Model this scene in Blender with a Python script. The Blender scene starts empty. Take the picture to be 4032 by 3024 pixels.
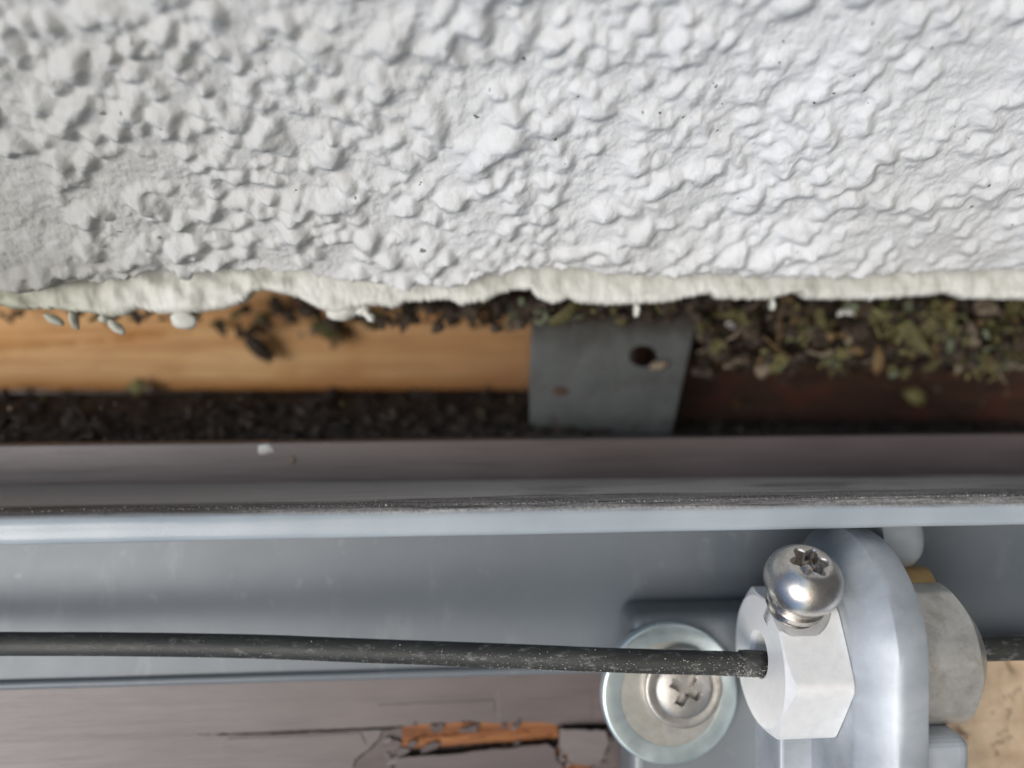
import bpy, bmesh, math, random
import numpy as np
from mathutils import Vector, Matrix, noise

C = bpy.context.scene
COL = C.collection
MM = 0.001

# ---------------------------------------------------------------- frame of reference
# Everything is laid out in millimetres as (a, d, h): along the cable, away from the viewer, across the jamb.
# The cable hangs plumb, so "a" runs straight down in the world.
ROT = Matrix(((0, 0, 1), (0, 1, 0), (-1, 0, 0)))
BASE = Vector((0, 0, 1.2))
def W(p): return ROT @ (Vector(p) * MM) + BASE

# ---------------------------------------------------------------- camera
YAW = math.radians(4.5)
FPX = 3100.0
CF = Vector((math.sin(YAW), math.cos(YAW), 0)); CR = Vector((math.cos(YAW), -math.sin(YAW), 0)); CU = Vector((0, 0, 1))
cam_data = bpy.data.cameras.new('camera'); cam = bpy.data.objects.new('camera', cam_data); COL.objects.link(cam)
M3 = Matrix((CR, CU, -CF)).transposed()
cam.matrix_world = Matrix.Translation(BASE) @ (ROT @ M3).to_4x4()
cam_data.sensor_fit = 'HORIZONTAL'; cam_data.sensor_width = 5.76; cam_data.lens = 5.76 * FPX / 4032
cam_data.clip_start = 0.005; cam_data.clip_end = 2000
cam_data.dof.use_dof = True; cam_data.dof.focus_distance = 0.0925; cam_data.dof.aperture_fstop = 1.35
cam_data.dof.aperture_blades = 0
C.camera = cam

def px(x, y, d):                                   # where a line of sight meets the plane at depth d
    v = CF + CR * ((x - 2016) / FPX) + CU * ((1512 - y) / FPX)
    return v * (d / v.y)

# ---------------------------------------------------------------- sky, sun, exposure
SUN = Vector((-0.55, -0.80, -0.22)).normalized()   # towards the sun, in (a, d, h)
sw = ROT @ SUN
elev = math.asin(sw.z); azim = math.atan2(sw.x, sw.y)
world = bpy.data.worlds.new('World'); C.world = world; world.use_nodes = True
wn = world.node_tree.nodes; wn.clear()
sky = wn.new('ShaderNodeTexSky'); sky.sky_type = 'NISHITA'; sky.sun_disc = False
sky.sun_elevation = elev; sky.sun_rotation = azim; sky.dust_density = 1.2; sky.air_density = 1.0; sky.ozone_density = 1.0
bg = wn.new('ShaderNodeBackground'); bg.inputs[1].default_value = 0.09
wo = wn.new('ShaderNodeOutputWorld')
world.node_tree.links.new(sky.outputs[0], bg.inputs[0]); world.node_tree.links.new(bg.outputs[0], wo.inputs[0])
sd = bpy.data.lights.new('sun', 'SUN'); sd.energy = 1.45; sd.angle = math.radians(33); sd.color = (1.0, 0.97, 0.93)
so = bpy.data.objects.new('sun', sd); COL.objects.link(so)
so.rotation_euler = sw.to_track_quat('Z', 'Y').to_euler(); so.location = (0, -3, 4)
C.view_settings.view_transform = 'Standard'; C.view_settings.look = 'None'
C.view_settings.exposure = 0.66; C.view_settings.gamma = 1.0; C.view_settings.use_curve_mapping = False
C.render.engine = 'CYCLES'
C.cycles.use_denoising = True
C.cycles.max_bounces = 8; C.cycles.sample_clamp_indirect = 6

# ---------------------------------------------------------------- helpers
def place(o, loc):
    o.matrix_world = Matrix.Translation(W(loc)) @ ROT.to_4x4()

def tag(o, label=None, cat=None, group=None, kind=None):
    if label: o['label'] = label
    if cat: o['category'] = cat
    if group: o['group'] = group
    if kind: o['kind'] = kind
    return o

ORG = {}
def thing(name, label, cat, loc, group=None, kind=None):
    o = bpy.data.objects.new(name, None); COL.objects.link(o); o.empty_display_size = 0.005
    place(o, loc); ORG[o.name] = Vector(loc)
    return tag(o, label, cat, group, kind)

def mk(name, verts, faces, mat, parent=None, smooth=True, loc=None, auto=None):
    """one mesh object; verts in scene millimetres"""
    root = parent
    while root is not None and root.parent is not None: root = root.parent
    org = ORG[root.name] if root is not None else Vector(loc if loc is not None else (0, 0, 0))
    v = (np.asarray(verts, dtype=np.float64).reshape(-1, 3) - np.array(org)) * MM
    me = bpy.data.meshes.new(name)
    me.from_pydata(v.tolist() if len(v) < 60000 else [tuple(q) for q in v], [], faces)
    me.materials.append(mat)
    bm = bmesh.new(); bm.from_mesh(me); bmesh.ops.recalc_face_normals(bm, faces=bm.faces)
    if auto is not None:
        for e in bm.edges:
            if len(e.link_faces) == 2 and e.calc_face_angle(0) > math.radians(auto): e.smooth = False
    for f in bm.faces: f.smooth = smooth
    bm.to_mesh(me); bm.free()
    o = bpy.data.objects.new(name, me); COL.objects.link(o)
    if parent is not None: o.parent = parent
    else:
        place(o, org); ORG[o.name] = Vector(org)
    return o

def bevel(o, w, seg=2, ang=30):
    m = o.modifiers.new('bevel', 'BEVEL'); m.width = w * MM; m.segments = seg; m.limit_method = 'ANGLE'; m.angle_limit = math.radians(ang)
    return o

def box(a0, a1, d0, d1, h0, h1):
    v = [(a, d, h) for a in (a0, a1) for d in (d0, d1) for h in (h0, h1)]
    f = [(0, 1, 3, 2), (4, 6, 7, 5), (0, 4, 5, 1), (2, 3, 7, 6), (0, 2, 6, 4), (1, 5, 7, 3)]
    return v, f

def poly(outlines, d_front, thick, bev=0.0, res=1, depth_fn=None):
    """plate with an outline (and holes) facing the viewer: outlines in (a, h)"""
    cu = bpy.data.curves.new('tmp', 'CURVE'); cu.dimensions = '2D'; cu.fill_mode = 'BOTH'
    cu.extrude = max(0.001, thick / 2 - bev); cu.bevel_depth = bev; cu.bevel_resolution = res; cu.offset = -bev
    for pts in outlines:
        s = cu.splines.new('POLY'); s.points.add(len(pts) - 1)
        for i, p in enumerate(pts): s.points[i].co = (p[0], p[1], 0, 1)
        s.use_cyclic_u = True
    ob = bpy.data.objects.new('tmp', cu)
    me = bpy.data.meshes.new_from_object(ob)
    bm = bmesh.new(); bm.from_mesh(me); bmesh.ops.remove_doubles(bm, verts=bm.verts, dist=1e-4)
    v = []
    bm.verts.index_update()
    for q in bm.verts:
        dd = d_front + thick / 2 - q.co.z
        if depth_fn: dd += depth_fn(q.co.x, q.co.y)
        v.append((q.co.x, dd, q.co.y))
    f = [[w.index for w in fc.verts] for fc in bm.faces]
    bm.free(); bpy.data.objects.remove(ob); bpy.data.curves.remove(cu); bpy.data.meshes.remove(me)
    return v, f

def pxpoly(pts, d):
    return [(p.x, p.z) for p in (px(x, y, d) for x, y in pts)]

def ragged(pts, step, amp, seed, closed=True):
    """subdivide an outline and make it uneven"""
    rnd = random.Random(seed); out = []
    n = len(pts)
    for i in range(n if closed else n - 1):
        p, q = Vector(pts[i]), Vector(pts[(i + 1) % n])
        k = max(1, int((q - p).length / step))
        nn = Vector((-(q - p).y, (q - p).x)); nn = nn.normalized() if nn.length else nn
        for j in range(k):
            r = p.lerp(q, j / k)
            o = noise.noise(Vector((r.x * 0.9, r.y * 0.9, seed))) + 0.6 * noise.noise(Vector((r.x * 2.7, r.y * 2.7, seed + 5)))
            out.append(tuple(r + nn * amp * (o + rnd.uniform(-.2, .2))))
    return out

def lathe_a(profile, ca, cd, ch, n=48, axis=None):
    """revolve (along, radius) about an axis through (ca, cd, ch); default axis is +a"""
    ax = Vector(axis or (1, 0, 0)).normalized()
    t = Vector((0, 0, 1)) if abs(ax.z) < 0.9 else Vector((1, 0, 0))
    e1 = (t - ax * t.dot(ax)).normalized(); e2 = ax.cross(e1)
    v, f = [], []
    c = Vector((ca, cd, ch))
    for (z, r) in profile:
        for i in range(n):
            th = 2 * math.pi * i / n
            v.append(c + ax * z + (e1 * math.cos(th) + e2 * math.sin(th)) * r)
    m = len(profile)
    for j in range(m - 1):
        for i in range(n):
            f.append((j * n + i, j * n + (i + 1) % n, (j + 1) * n + (i + 1) % n, (j + 1) * n + i))
    if profile[0][1] > 1e-6: f.append(tuple(range(n)))
    if profile[-1][1] > 1e-6: f.append(tuple(range((m - 1) * n, m * n)))
    return v, f

def blob(c, r, seed, n=10, rough=0.25, squash=(1, 1, 1), rot=0.0):
    v, f = [], []
    for j in range(n + 1):
        th = math.pi * j / n
        for i in range(2 * n):
            ph = math.pi * i / n
            p = Vector((math.sin(th) * math.cos(ph), math.sin(th) * math.sin(ph), math.cos(th)))
            k = 1 + rough * noise.noise(p * 1.7 + Vector((seed * 3.1, seed, 0)))
            q = Vector((p.x * squash[0], p.y * squash[1], p.z * squash[2])) * r * k
            x, z = q.x, q.z
            q.x = x * math.cos(rot) - z * math.sin(rot); q.z = x * math.sin(rot) + z * math.cos(rot)
            v.append(Vector(c) + q)
    for j in range(n):
        for i in range(2 * n):
            i2 = (i + 1) % (2 * n)
            f.append((j * 2 * n + i, j * 2 * n + i2, (j + 1) * 2 * n + i2, (j + 1) * 2 * n + i))
    return v, f

def tube(pts, rad, n=16, rfn=None):
    v, f = [], []
    for i, p in enumerate(pts):
        p = Vector(p)
        t = (Vector(pts[min(i + 1, len(pts) - 1)]) - Vector(pts[max(i - 1, 0)])).normalized()
        u = Vector((0, 0, 1)); u = (u - t * u.dot(t))
        if u.length < 1e-3: u = Vector((1, 0, 0)) - t * t.x
        u.normalize(); w = t.cross(u)
        for k in range(n):
            th = 2 * math.pi * k / n
            r = rad * (rfn(i, th) if rfn else 1)
            v.append(p + (u * math.cos(th) + w * math.sin(th)) * r)
    for i in range(len(pts) - 1):
        for k in range(n):
            f.append((i * n + k, i * n + (k + 1) % n, (i + 1) * n + (k + 1) % n, (i + 1) * n + k))
    f.append(tuple(range(n))); f.append(tuple(range((len(pts) - 1) * n, len(pts) * n)))
    return v, f

def join(parts):
    V, F = [], []
    for v, f in parts:
        k = len(V); V += list(v); F += [tuple(i + k for i in q) for q in f]
    return V, F

# ---------------------------------------------------------------- materials
class Mat:
    def __init__(s, name):
        s.m = bpy.data.materials.new(name); s.m.use_nodes = True
        s.t = s.m.node_tree; s.n = s.t.nodes; s.b = s.n['Principled BSDF']
        s.tc = s.n.new('ShaderNodeTexCoord')
    def link(s, a, b): s.t.links.new(a, b)
    def mapping(s, scale=(1, 1, 1)):
        mp = s.n.new('ShaderNodeMapping'); mp.inputs['Scale'].default_value = [k * 1000 for k in scale]
        s.link(s.tc.outputs['Object'], mp.inputs[0]); return mp.outputs[0]
    def noise(s, scale, detail=4, rough=0.55, stretch=(1, 1, 1), dist=0.0):
        """scale in features per millimetre"""
        nz = s.n.new('ShaderNodeTexNoise'); nz.inputs['Scale'].default_value = scale
        nz.inputs['Detail'].default_value = detail; nz.inputs['Roughness'].default_value = rough
        nz.inputs['Distortion'].default_value = dist
        s.link(s.mapping(stretch), nz.inputs['Vector']); return nz.outputs[0]
    def ramp(s, fac, stops):
        r = s.n.new('ShaderNodeValToRGB'); e = r.color_ramp.elements
        while len(e) < len(stops): e.new(0.5)
        for k, (p, c) in enumerate(stops):
            e[k].position = p; e[k].color = (*c, 1) if not isinstance(c, (int, float)) else (c, c, c, 1)
        s.link(fac, r.inputs[0]); return r.outputs[0]
    def mix(s, fac, a, b, mode='MIX'):
        m = s.n.new('ShaderNodeMix'); m.data_type = 'RGBA'; m.blend_type = mode
        for sock, val in ((m.inputs['Factor'], fac), (m.inputs['A'], a), (m.inputs['B'], b)):
            if isinstance(val, (int, float)): sock.default_value = val
            elif isinstance(val, tuple): sock.default_value = (*val, 1)
            else: s.link(val, sock)
        return m.outputs['Result']
    def math(s, op, a, b=0.0):
        m = s.n.new('ShaderNodeMath'); m.operation = op
        for k, val in enumerate((a, b)):
            if isinstance(val, (int, float)): m.inputs[k].default_value = val
            else: s.link(val, m.inputs[k])
        return m.outputs[0]
    def axis(s, k):
        sp = s.n.new('ShaderNodeSeparateXYZ'); s.link(s.mapping(), sp.inputs[0]); return sp.outputs[k]
    def range(s, x, lo, hi):
        m = s.n.new('ShaderNodeMapRange'); m.inputs[1].default_value = lo; m.inputs[2].default_value = hi
        s.link(x, m.inputs[0]); return m.outputs[0]
    def bump(s, height, dist_mm, strength=1.0):
        b = s.n.new('ShaderNodeBump'); b.inputs['Strength'].default_value = strength; b.inputs['Distance'].default_value = dist_mm * MM
        s.link(height, b.inputs['Height']); s.link(b.outputs[0], s.b.inputs['Normal'])
    def set(s, color=None, rough=None, metal=None, spec=None):
        for k, val in (('Base Color', color), ('Roughness', rough), ('Metallic', metal), ('Specular IOR Level', spec)):
            if val is None: continue
            if isinstance(val, tuple): s.b.inputs[k].default_value = (*val, 1)
            elif isinstance(val, (int, float)): s.b.inputs[k].default_value = val
            else: s.link(val, s.b.inputs[k])
        return s

def m_render():
    m = Mat('roughcast_paint')
    big = m.noise(0.035, 3)
    c = m.ramp(big, [(0.3, (0.58, 0.58, 0.565)), (0.7, (0.70, 0.71, 0.72))])
    sp = m.noise(1.6, 5, 0.7)
    c = m.mix(m.ramp(sp, [(0.25, 0.9), (0.34, 0.0)]), c, (0.30, 0.31, 0.31))
    pit = m.noise(0.85, 2, 0.5); c = m.mix(m.ramp(pit, [(0.24, 0.9), (0.27, 0.0)]), c, (0.05, 0.05, 0.05))
    st = m.noise(0.25, 6, 0.65)
    c = m.mix(m.ramp(st, [(0.55, 0.0), (0.8, 0.35)]), c, (0.50, 0.47, 0.42))
    worn_shade = m.math('ADD', m.range(m.axis(0), -30, -60), m.math('MULTIPLY', m.math('SUBTRACT', m.noise(0.09, 4), 0.5), 1.6))
    worn_shade = m.math('MULTIPLY', m.ramp(worn_shade, [(0.3, 0.0), (0.9, 0.75)]), m.ramp(m.range(m.axis(2), 8, -6), [(0.1, 0.25), (0.9, 1.0)]))
    c = m.mix(worn_shade, c, (0.19, 0.19, 0.16))  # worn greenish lower left, with the darker left end's shade mixed into the colour
    tint = m.math('ADD', m.range(m.axis(0), 25, -60), m.math('MULTIPLY', m.math('SUBTRACT', m.noise(0.06, 4), 0.5), 0.9))  # light fading to the left, painted into the render's colour
    c = m.mix(m.ramp(tint, [(0.2, 0.0), (1.0, 0.6)]), c, (0.42, 0.41, 0.38))
    m.set(c, 0.85, spec=0.25); m.bump(m.noise(2.6, 7, 0.75), 0.16, 0.9); return m.m
def m_cream():
    m = Mat('cream_mortar')
    c = m.ramp(m.noise(0.3, 5), [(0.3, (0.44, 0.44, 0.385)), (0.5, (0.60, 0.60, 0.55)), (0.8, (0.70, 0.70, 0.66))])
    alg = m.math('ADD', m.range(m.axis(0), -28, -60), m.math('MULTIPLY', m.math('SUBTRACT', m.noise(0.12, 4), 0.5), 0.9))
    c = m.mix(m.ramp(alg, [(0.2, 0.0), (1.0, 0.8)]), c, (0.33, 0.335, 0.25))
    c = m.mix(m.ramp(m.noise(1.4, 4, 0.7), [(0.3, 0.5), (0.42, 0.0)]), c, (0.36, 0.35, 0.29))
    m.set(c, 0.6, spec=0.35); m.bump(m.noise(1.1, 3), 0.07, 0.5); return m.m
def m_wood(name, light, mid, dark, amber, scale=1.0, dim_tint=None):
    m = Mat(name)
    g = m.noise(0.55 * scale, 6, 0.6, (0.05, 1, 1), 0.6)
    c = m.ramp(g, [(0.25, dark), (0.48, mid), (0.75, light)])
    fine = m.noise(2.5, 4, 0.6, (0.03, 1, 1))
    c = m.mix(m.ramp(fine, [(0.3, 0.5), (0.5, 0.0)]), c, dark)
    if amber: c = m.mix(m.ramp(m.noise(0.12, 4, 0.6, (0.5, 1, 1)), [(0.5, 0.0), (0.72, 0.75)]), c, amber)
    if dim_tint:
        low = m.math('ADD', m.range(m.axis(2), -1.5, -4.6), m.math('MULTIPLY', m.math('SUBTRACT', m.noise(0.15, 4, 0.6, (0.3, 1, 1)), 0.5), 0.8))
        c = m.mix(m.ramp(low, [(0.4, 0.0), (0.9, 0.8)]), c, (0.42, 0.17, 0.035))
        k = m.math('ADD', m.range(m.axis(0), 55, 135), m.math('MULTIPLY', m.math('SUBTRACT', m.noise(0.08, 4, 0.6, (0.5, 1, 1)), 0.5), 0.7))  # darker towards the anchor: the light's falloff put into the wood colour
        c = m.mix(m.ramp(k, [(0.2, 0.0), (0.95, 0.8)]), c, dim_tint)
    m.set(c, 0.6, spec=0.3); m.bump(fine, 0.1, 0.6); return m.m
def m_dirt():
    m = Mat('dark_dirt')
    c = m.ramp(m.noise(0.5, 6, 0.7), [(0.3, (0.006, 0.005, 0.005)), (0.52, (0.075, 0.062, 0.054)), (0.75, (0.21, 0.17, 0.135))])
    m.set(c, 0.9, spec=0.2); m.bump(m.noise(1.2, 6, 0.7), 0.5, 1.0); return m.m
def m_plain(name, lo, hi, scale=0.4, rough=0.7, metal=0.0, spec=0.4, bump=0.1):
    m = Mat(name); m.set(m.ramp(m.noise(scale, 5), [(0.3, lo), (0.7, hi)]), rough, metal, spec)
    if bump: m.bump(m.noise(scale * 4, 4), bump, 0.6)
    return m.m
def m_galv():
    m = Mat('galvanised_steel')
    c = m.ramp(m.noise(0.18, 5, 0.6), [(0.3, (0.06, 0.066, 0.066)), (0.7, (0.10, 0.108, 0.107))])
    c = m.mix(m.ramp(m.noise(0.33, 6, 0.7), [(0.56, 0.0), (0.68, 0.85)]), c, (0.05, 0.035, 0.03))
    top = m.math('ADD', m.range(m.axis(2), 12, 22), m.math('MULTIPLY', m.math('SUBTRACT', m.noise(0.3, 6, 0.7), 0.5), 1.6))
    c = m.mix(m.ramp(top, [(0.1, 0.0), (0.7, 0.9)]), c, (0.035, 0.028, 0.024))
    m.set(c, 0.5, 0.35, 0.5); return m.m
def m_brown(name='brown_paint'):
    m = Mat(name)
    c = m.ramp(m.noise(0.12, 5, 0.6, (0.25, 1, 1)), [(0.3, (0.085, 0.066, 0.064)), (0.7, (0.135, 0.108, 0.105))])
    c = m.mix(m.ramp(m.noise(1.1, 5, 0.75), [(0.68, 0.0), (0.78, 0.5)]), c, (0.36, 0.33, 0.31))
    lay = m.noise(0.5, 5, 0.65, (0.06, 1, 1))
    c = m.mix(m.ramp(lay, [(0.36, 0.55), (0.46, 0.0)]), c, (0.075, 0.058, 0.056))
    m.set(c, 0.42, spec=0.6); m.bump(lay, 0.25, 0.7); return m.m
def m_coat(name, lo, hi, rough=0.33, dust=0.5, metal=0.0, scale=0.05):
    m = Mat(name); m.set(metal=metal)
    c = m.ramp(m.noise(scale, 5, 0.6, (0.6, 1, 1)), [(0.3, lo), (0.7, hi)])
    sp = m.noise(0.42, 3, 0.6)
    c = m.mix(m.ramp(sp, [(0.66, 0.0), (0.76, dust)]), c, (0.45, 0.47, 0.47))
    sm = m.ramp(m.noise(0.16, 5, 0.65, (1.6, 1, 0.5)), [(0.58, 0.0), (0.82, 0.22)])
    c = m.mix(sm, c, (0.42, 0.43, 0.42))
    r = m.ramp(m.noise(0.15, 5), [(0.3, rough - 0.02), (0.7, rough + 0.03)])
    m.set(c, r, spec=0.75); m.bump(m.noise(1.3, 6, 0.7), 0.035, 0.6); return m.m
def m_lip():
    """the lip carries a film of dark dirt with dust on its upper side"""
    m = Mat('rail_coating_dusty')
    c = m.ramp(m.noise(0.05, 4), [(0.3, (0.27, 0.31, 0.34)), (0.7, (0.38, 0.42, 0.45))])
    h = m.axis(2); d = m.axis(1)
    streak = m.math('MULTIPLY', m.math('SUBTRACT', m.noise(0.25, 4, 0.6, (0.2, 1, 1)), 0.5), 0.8)
    tint = m.ramp(m.math('ADD', m.range(h, -1.3, -0.3), streak), [(0.2, 0.0), (0.75, 1.0)])
    dirt = m.ramp(m.noise(0.35, 6, 0.7, (0.12, 1, 1)), [(0.3, (0.03, 0.026, 0.025)), (0.55, (0.065, 0.057, 0.054)), (0.8, (0.17, 0.155, 0.145))])
    back = m.ramp(m.math('ADD', m.range(d, 3.5, 8), m.math('ADD', streak, m.range(m.axis(0), 10, -25))), [(0.9, 0.0), (1.6, 1.0)])
    back = m.math('MINIMUM', m.math('MULTIPLY', back, 0.8), m.range(d, 4, 7))
    dirt = m.mix(back, dirt, (0.40, 0.375, 0.355))
    sc = m.math('MULTIPLY', m.ramp(m.noise(0.9, 6, 0.7, (0.07, 1, 1)), [(0.36, 0.0), (0.66, 0.9)]), m.ramp(m.range(m.axis(0), -35, 5), [(0.0, 0.25), (1.0, 1.0)]))
    dirt = m.mix(m.math('MULTIPLY', sc, m.ramp(m.noise(2.2, 5, 0.8), [(0.35, 0.2), (0.6, 1.0)])), dirt, (0.58, 0.56, 0.54))
    sp = m.ramp(m.noise(3.0, 4, 0.7), [(0.6, 0.0), (0.7, 0.7)])
    dirt = m.mix(sp, dirt, (0.28, 0.26, 0.24))
    m.set(m.mix(tint, c, dirt), m.ramp(tint, [(0, 0.3), (1, 0.75)]), spec=0.5); m.bump(m.noise(3.0, 5, 0.7), 0.06, 0.5); return m.m
def m_cable():
    m = Mat('black_cable_sheath')
    c = m.ramp(m.noise(0.3, 5, 0.6, (0.2, 1, 1)), [(0.3, (0.016, 0.016, 0.015)), (0.7, (0.045, 0.045, 0.04))])
    d = m.ramp(m.noise(1.1, 6, 0.75, (0.45, 1, 1)), [(0.54, 0.0), (0.72, 0.75)])
    a = m.range(m.axis(0), -60, 30)
    c = m.mix(m.math('MULTIPLY', d, m.ramp(a, [(0.2, 0.25), (0.9, 1.0)])), c, (0.30, 0.30, 0.28))
    m.set(c, 0.5, spec=0.4); m.bump(m.noise(1.8, 6, 0.7, (0.5, 1, 1)), 0.12, 0.8); return m.m
def m_metal(name, lo, hi, rough, metal=1.0, scale=0.5, bump=0.02, stain=None, sscale=0.3):
    m = Mat(name)
    c = m.ramp(m.noise(scale, 5, 0.6), [(0.3, lo), (0.7, hi)])
    if stain: c = m.mix(m.ramp(m.noise(sscale, 5, 0.65), [(0.5, 0.0), (0.7, 0.7)]), c, stain)
    r = m.ramp(m.noise(scale * 1.7, 5), [(0.3, max(0.03, rough - 0.08)), (0.7, rough + 0.08)])
    m.set(c, r, metal)
    if bump: m.bump(m.noise(4.0, 5, 0.7), bump, 0.6)
    return m.m
def m_bare():
    m = Mat('bare_weathered_wood')
    c = m.ramp(m.noise(0.25, 5, 0.6, (0.4, 1, 1)), [(0.3, (0.36, 0.26, 0.17)), (0.7, (0.52, 0.40, 0.28))])
    c = m.mix(m.ramp(m.noise(0.22, 5, 0.6), [(0.58, 0.0), (0.66, 0.85)]), c, (0.10, 0.06, 0.05))
    m.set(c, 0.75, spec=0.25); m.bump(m.noise(1.2, 5), 0.15, 0.7); return m.m

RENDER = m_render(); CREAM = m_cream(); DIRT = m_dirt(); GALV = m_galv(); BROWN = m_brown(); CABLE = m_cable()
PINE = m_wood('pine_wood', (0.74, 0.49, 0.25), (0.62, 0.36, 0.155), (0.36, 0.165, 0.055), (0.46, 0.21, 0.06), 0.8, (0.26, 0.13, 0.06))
TIMBER = m_wood('old_timber', (0.05, 0.03, 0.02), (0.03, 0.018, 0.013), (0.012, 0.008, 0.007), None)
DARKWOOD = m_wood('shaded_brown_wood', (0.10, 0.050, 0.032), (0.065, 0.032, 0.022), (0.03, 0.017, 0.013), (0.16, 0.04, 0.02))  # dark base carries the weaker light at the right end of the gap
ORANGEWOOD = m_wood('split_orange_wood', (0.36, 0.16, 0.06), (0.22, 0.078, 0.026), (0.012, 0.007, 0.005), None, 0.9)
RAIL = m_coat('rail_coating', (0.105, 0.122, 0.14), (0.135, 0.153, 0.17), 0.48, 0.14, 0.12)
LIP = m_lip()
BRKT = m_coat('bracket_plastic', (0.26, 0.285, 0.31), (0.48, 0.51, 0.54), 0.5, 0.5, 0.35, 0.13)
PLATE = m_coat('bracket_foot_coating', (0.13, 0.145, 0.155), (0.19, 0.205, 0.215), 0.45, 0.4, 0.3)
ALU = m_metal('blasted_aluminium', (0.89, 0.88, 0.86), (0.95, 0.94, 0.92), 0.52, 0.45, 0.6, 0.05)
STEEL = m_metal('polished_steel', (0.50, 0.47, 0.44), (0.68, 0.66, 0.63), 0.27, 1.0, 0.35, 0.03, (0.36, 0.31, 0.27), 0.3)
SATIN = m_metal('satin_steel', (0.40, 0.38, 0.35), (0.55, 0.53, 0.50), 0.44, 0.95, 0.4, 0.03, (0.24, 0.21, 0.18), 0.35)
SOCKET = m_metal('screw_socket_steel', (0.48, 0.44, 0.41), (0.68, 0.64, 0.60), 0.25, 1.0, 0.8, 0.02)
ZINC = m_metal('zinc_plated_steel', (0.46, 0.53, 0.53), (0.58, 0.65, 0.65), 0.34, 0.75, 0.25, 0.02)
RINGED = m_metal('scuffed_washer_face', (0.42, 0.41, 0.37), (0.55, 0.54, 0.50), 0.42, 0.7, 0.3, 0.03, (0.30, 0.25, 0.18), 0.25)
DULL = m_metal('dull_nickel', (0.50, 0.47, 0.43), (0.78, 0.76, 0.71), 0.38, 0.75, 0.22, 0.06, (0.36, 0.33, 0.27), 0.35)
BARE = m_bare()
BRASS = m_metal('brass', (0.60, 0.38, 0.16), (0.70, 0.47, 0.22), 0.4, 0.8)
MASON = m_plain('grey_masonry', (0.16, 0.15, 0.14), (0.24, 0.23, 0.21), 0.1, 0.95)
GROUND = m_plain('terrace_paving', (0.15, 0.14, 0.125), (0.22, 0.205, 0.185), 0.002, 0.9, bump=0)
DUST = m_plain('pale_dust', (0.26, 0.24, 0.22), (0.50, 0.48, 0.45), 1.0, 0.9)
LEAFY = [m_plain('moss_' + n, lo, hi, 0.8, 0.75) for n, lo, hi in (
    ('olive', (0.045, 0.043, 0.014), (0.095, 0.085, 0.03)), ('ochre', (0.08, 0.05, 0.02), (0.15, 0.095, 0.04)),
    ('brown', (0.02, 0.014, 0.010), (0.055, 0.036, 0.024)), ('pale', (0.13, 0.10, 0.07), (0.24, 0.19, 0.14)))]
OLIVE, OCHRE, UMBER, PALE = LEAFY
YELLOWG = m_plain('yellow_lichen', (0.17, 0.155, 0.055), (0.27, 0.25, 0.11), 0.8, 0.8)
GREENISH = m_plain('grey_green_lichen', (0.085, 0.10, 0.06), (0.15, 0.17, 0.11), 0.8, 0.85)
WHITE = m_plain('white_mortar', (0.55, 0.54, 0.52), (0.72, 0.71, 0.70), 0.8, 0.8)

# ---------------------------------------------------------------- ground
g = mk('ground', [(-1, -1, 0)] * 0 + [(1200, -600000, -600000), (1200, 600000, -600000), (1200, 600000, 600000), (1200, -600000, 600000)], [(0, 1, 2, 3)], GROUND, loc=(1200, 0, 0))
tag(g, 'paved terrace below the window, outside the picture', None, None, 'structure')

# ---------------------------------------------------------------- rendered wall
rng = np.random.default_rng(7)
BETA = math.radians(39); DE = 108.0; HE = 13.2
cb, sb = math.cos(BETA), math.sin(BETA)
A0, A1, SL = -86.0, 92.0, 62.0
CELL = 0.16
na, ns = int((A1 - A0) / CELL), int((SL + 8) / CELL)           # s from -8 to SL
def vnoise(na, ns, cell_mm, seed):
    r = np.random.default_rng(seed)
    ga, gs = int(na * CELL / cell_mm) + 4, int(ns * CELL / cell_mm) + 4
    g = r.uniform(-1, 1, (gs, ga))
    x = np.arange(na) * CELL / cell_mm; y = np.arange(ns) * CELL / cell_mm
    xi, yi = x.astype(int), y.astype(int); fx, fy = x - xi, y - yi
    fx = fx * fx * (3 - 2 * fx); fy = fy * fy * (3 - 2 * fy)
    g00 = g[np.ix_(yi, xi)]; g01 = g[np.ix_(yi, xi + 1)]; g10 = g[np.ix_(yi + 1, xi)]; g11 = g[np.ix_(yi + 1, xi + 1)]
    return (g00 * (1 - fx) + g01 * fx) * (1 - fy)[:, None] + (g10 * (1 - fx) + g11 * fx) * fy[:, None]
H = 0.60 * vnoise(na, ns, 10, 1) + 0.30 * vnoise(na, ns, 4.2, 2) + 0.10 * vnoise(na, ns, 1.5, 3)
B = np.zeros_like(H)
dens = vnoise(na, ns, 6.5, 11) + 0.5 * vnoise(na, ns, 3, 12)
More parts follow.
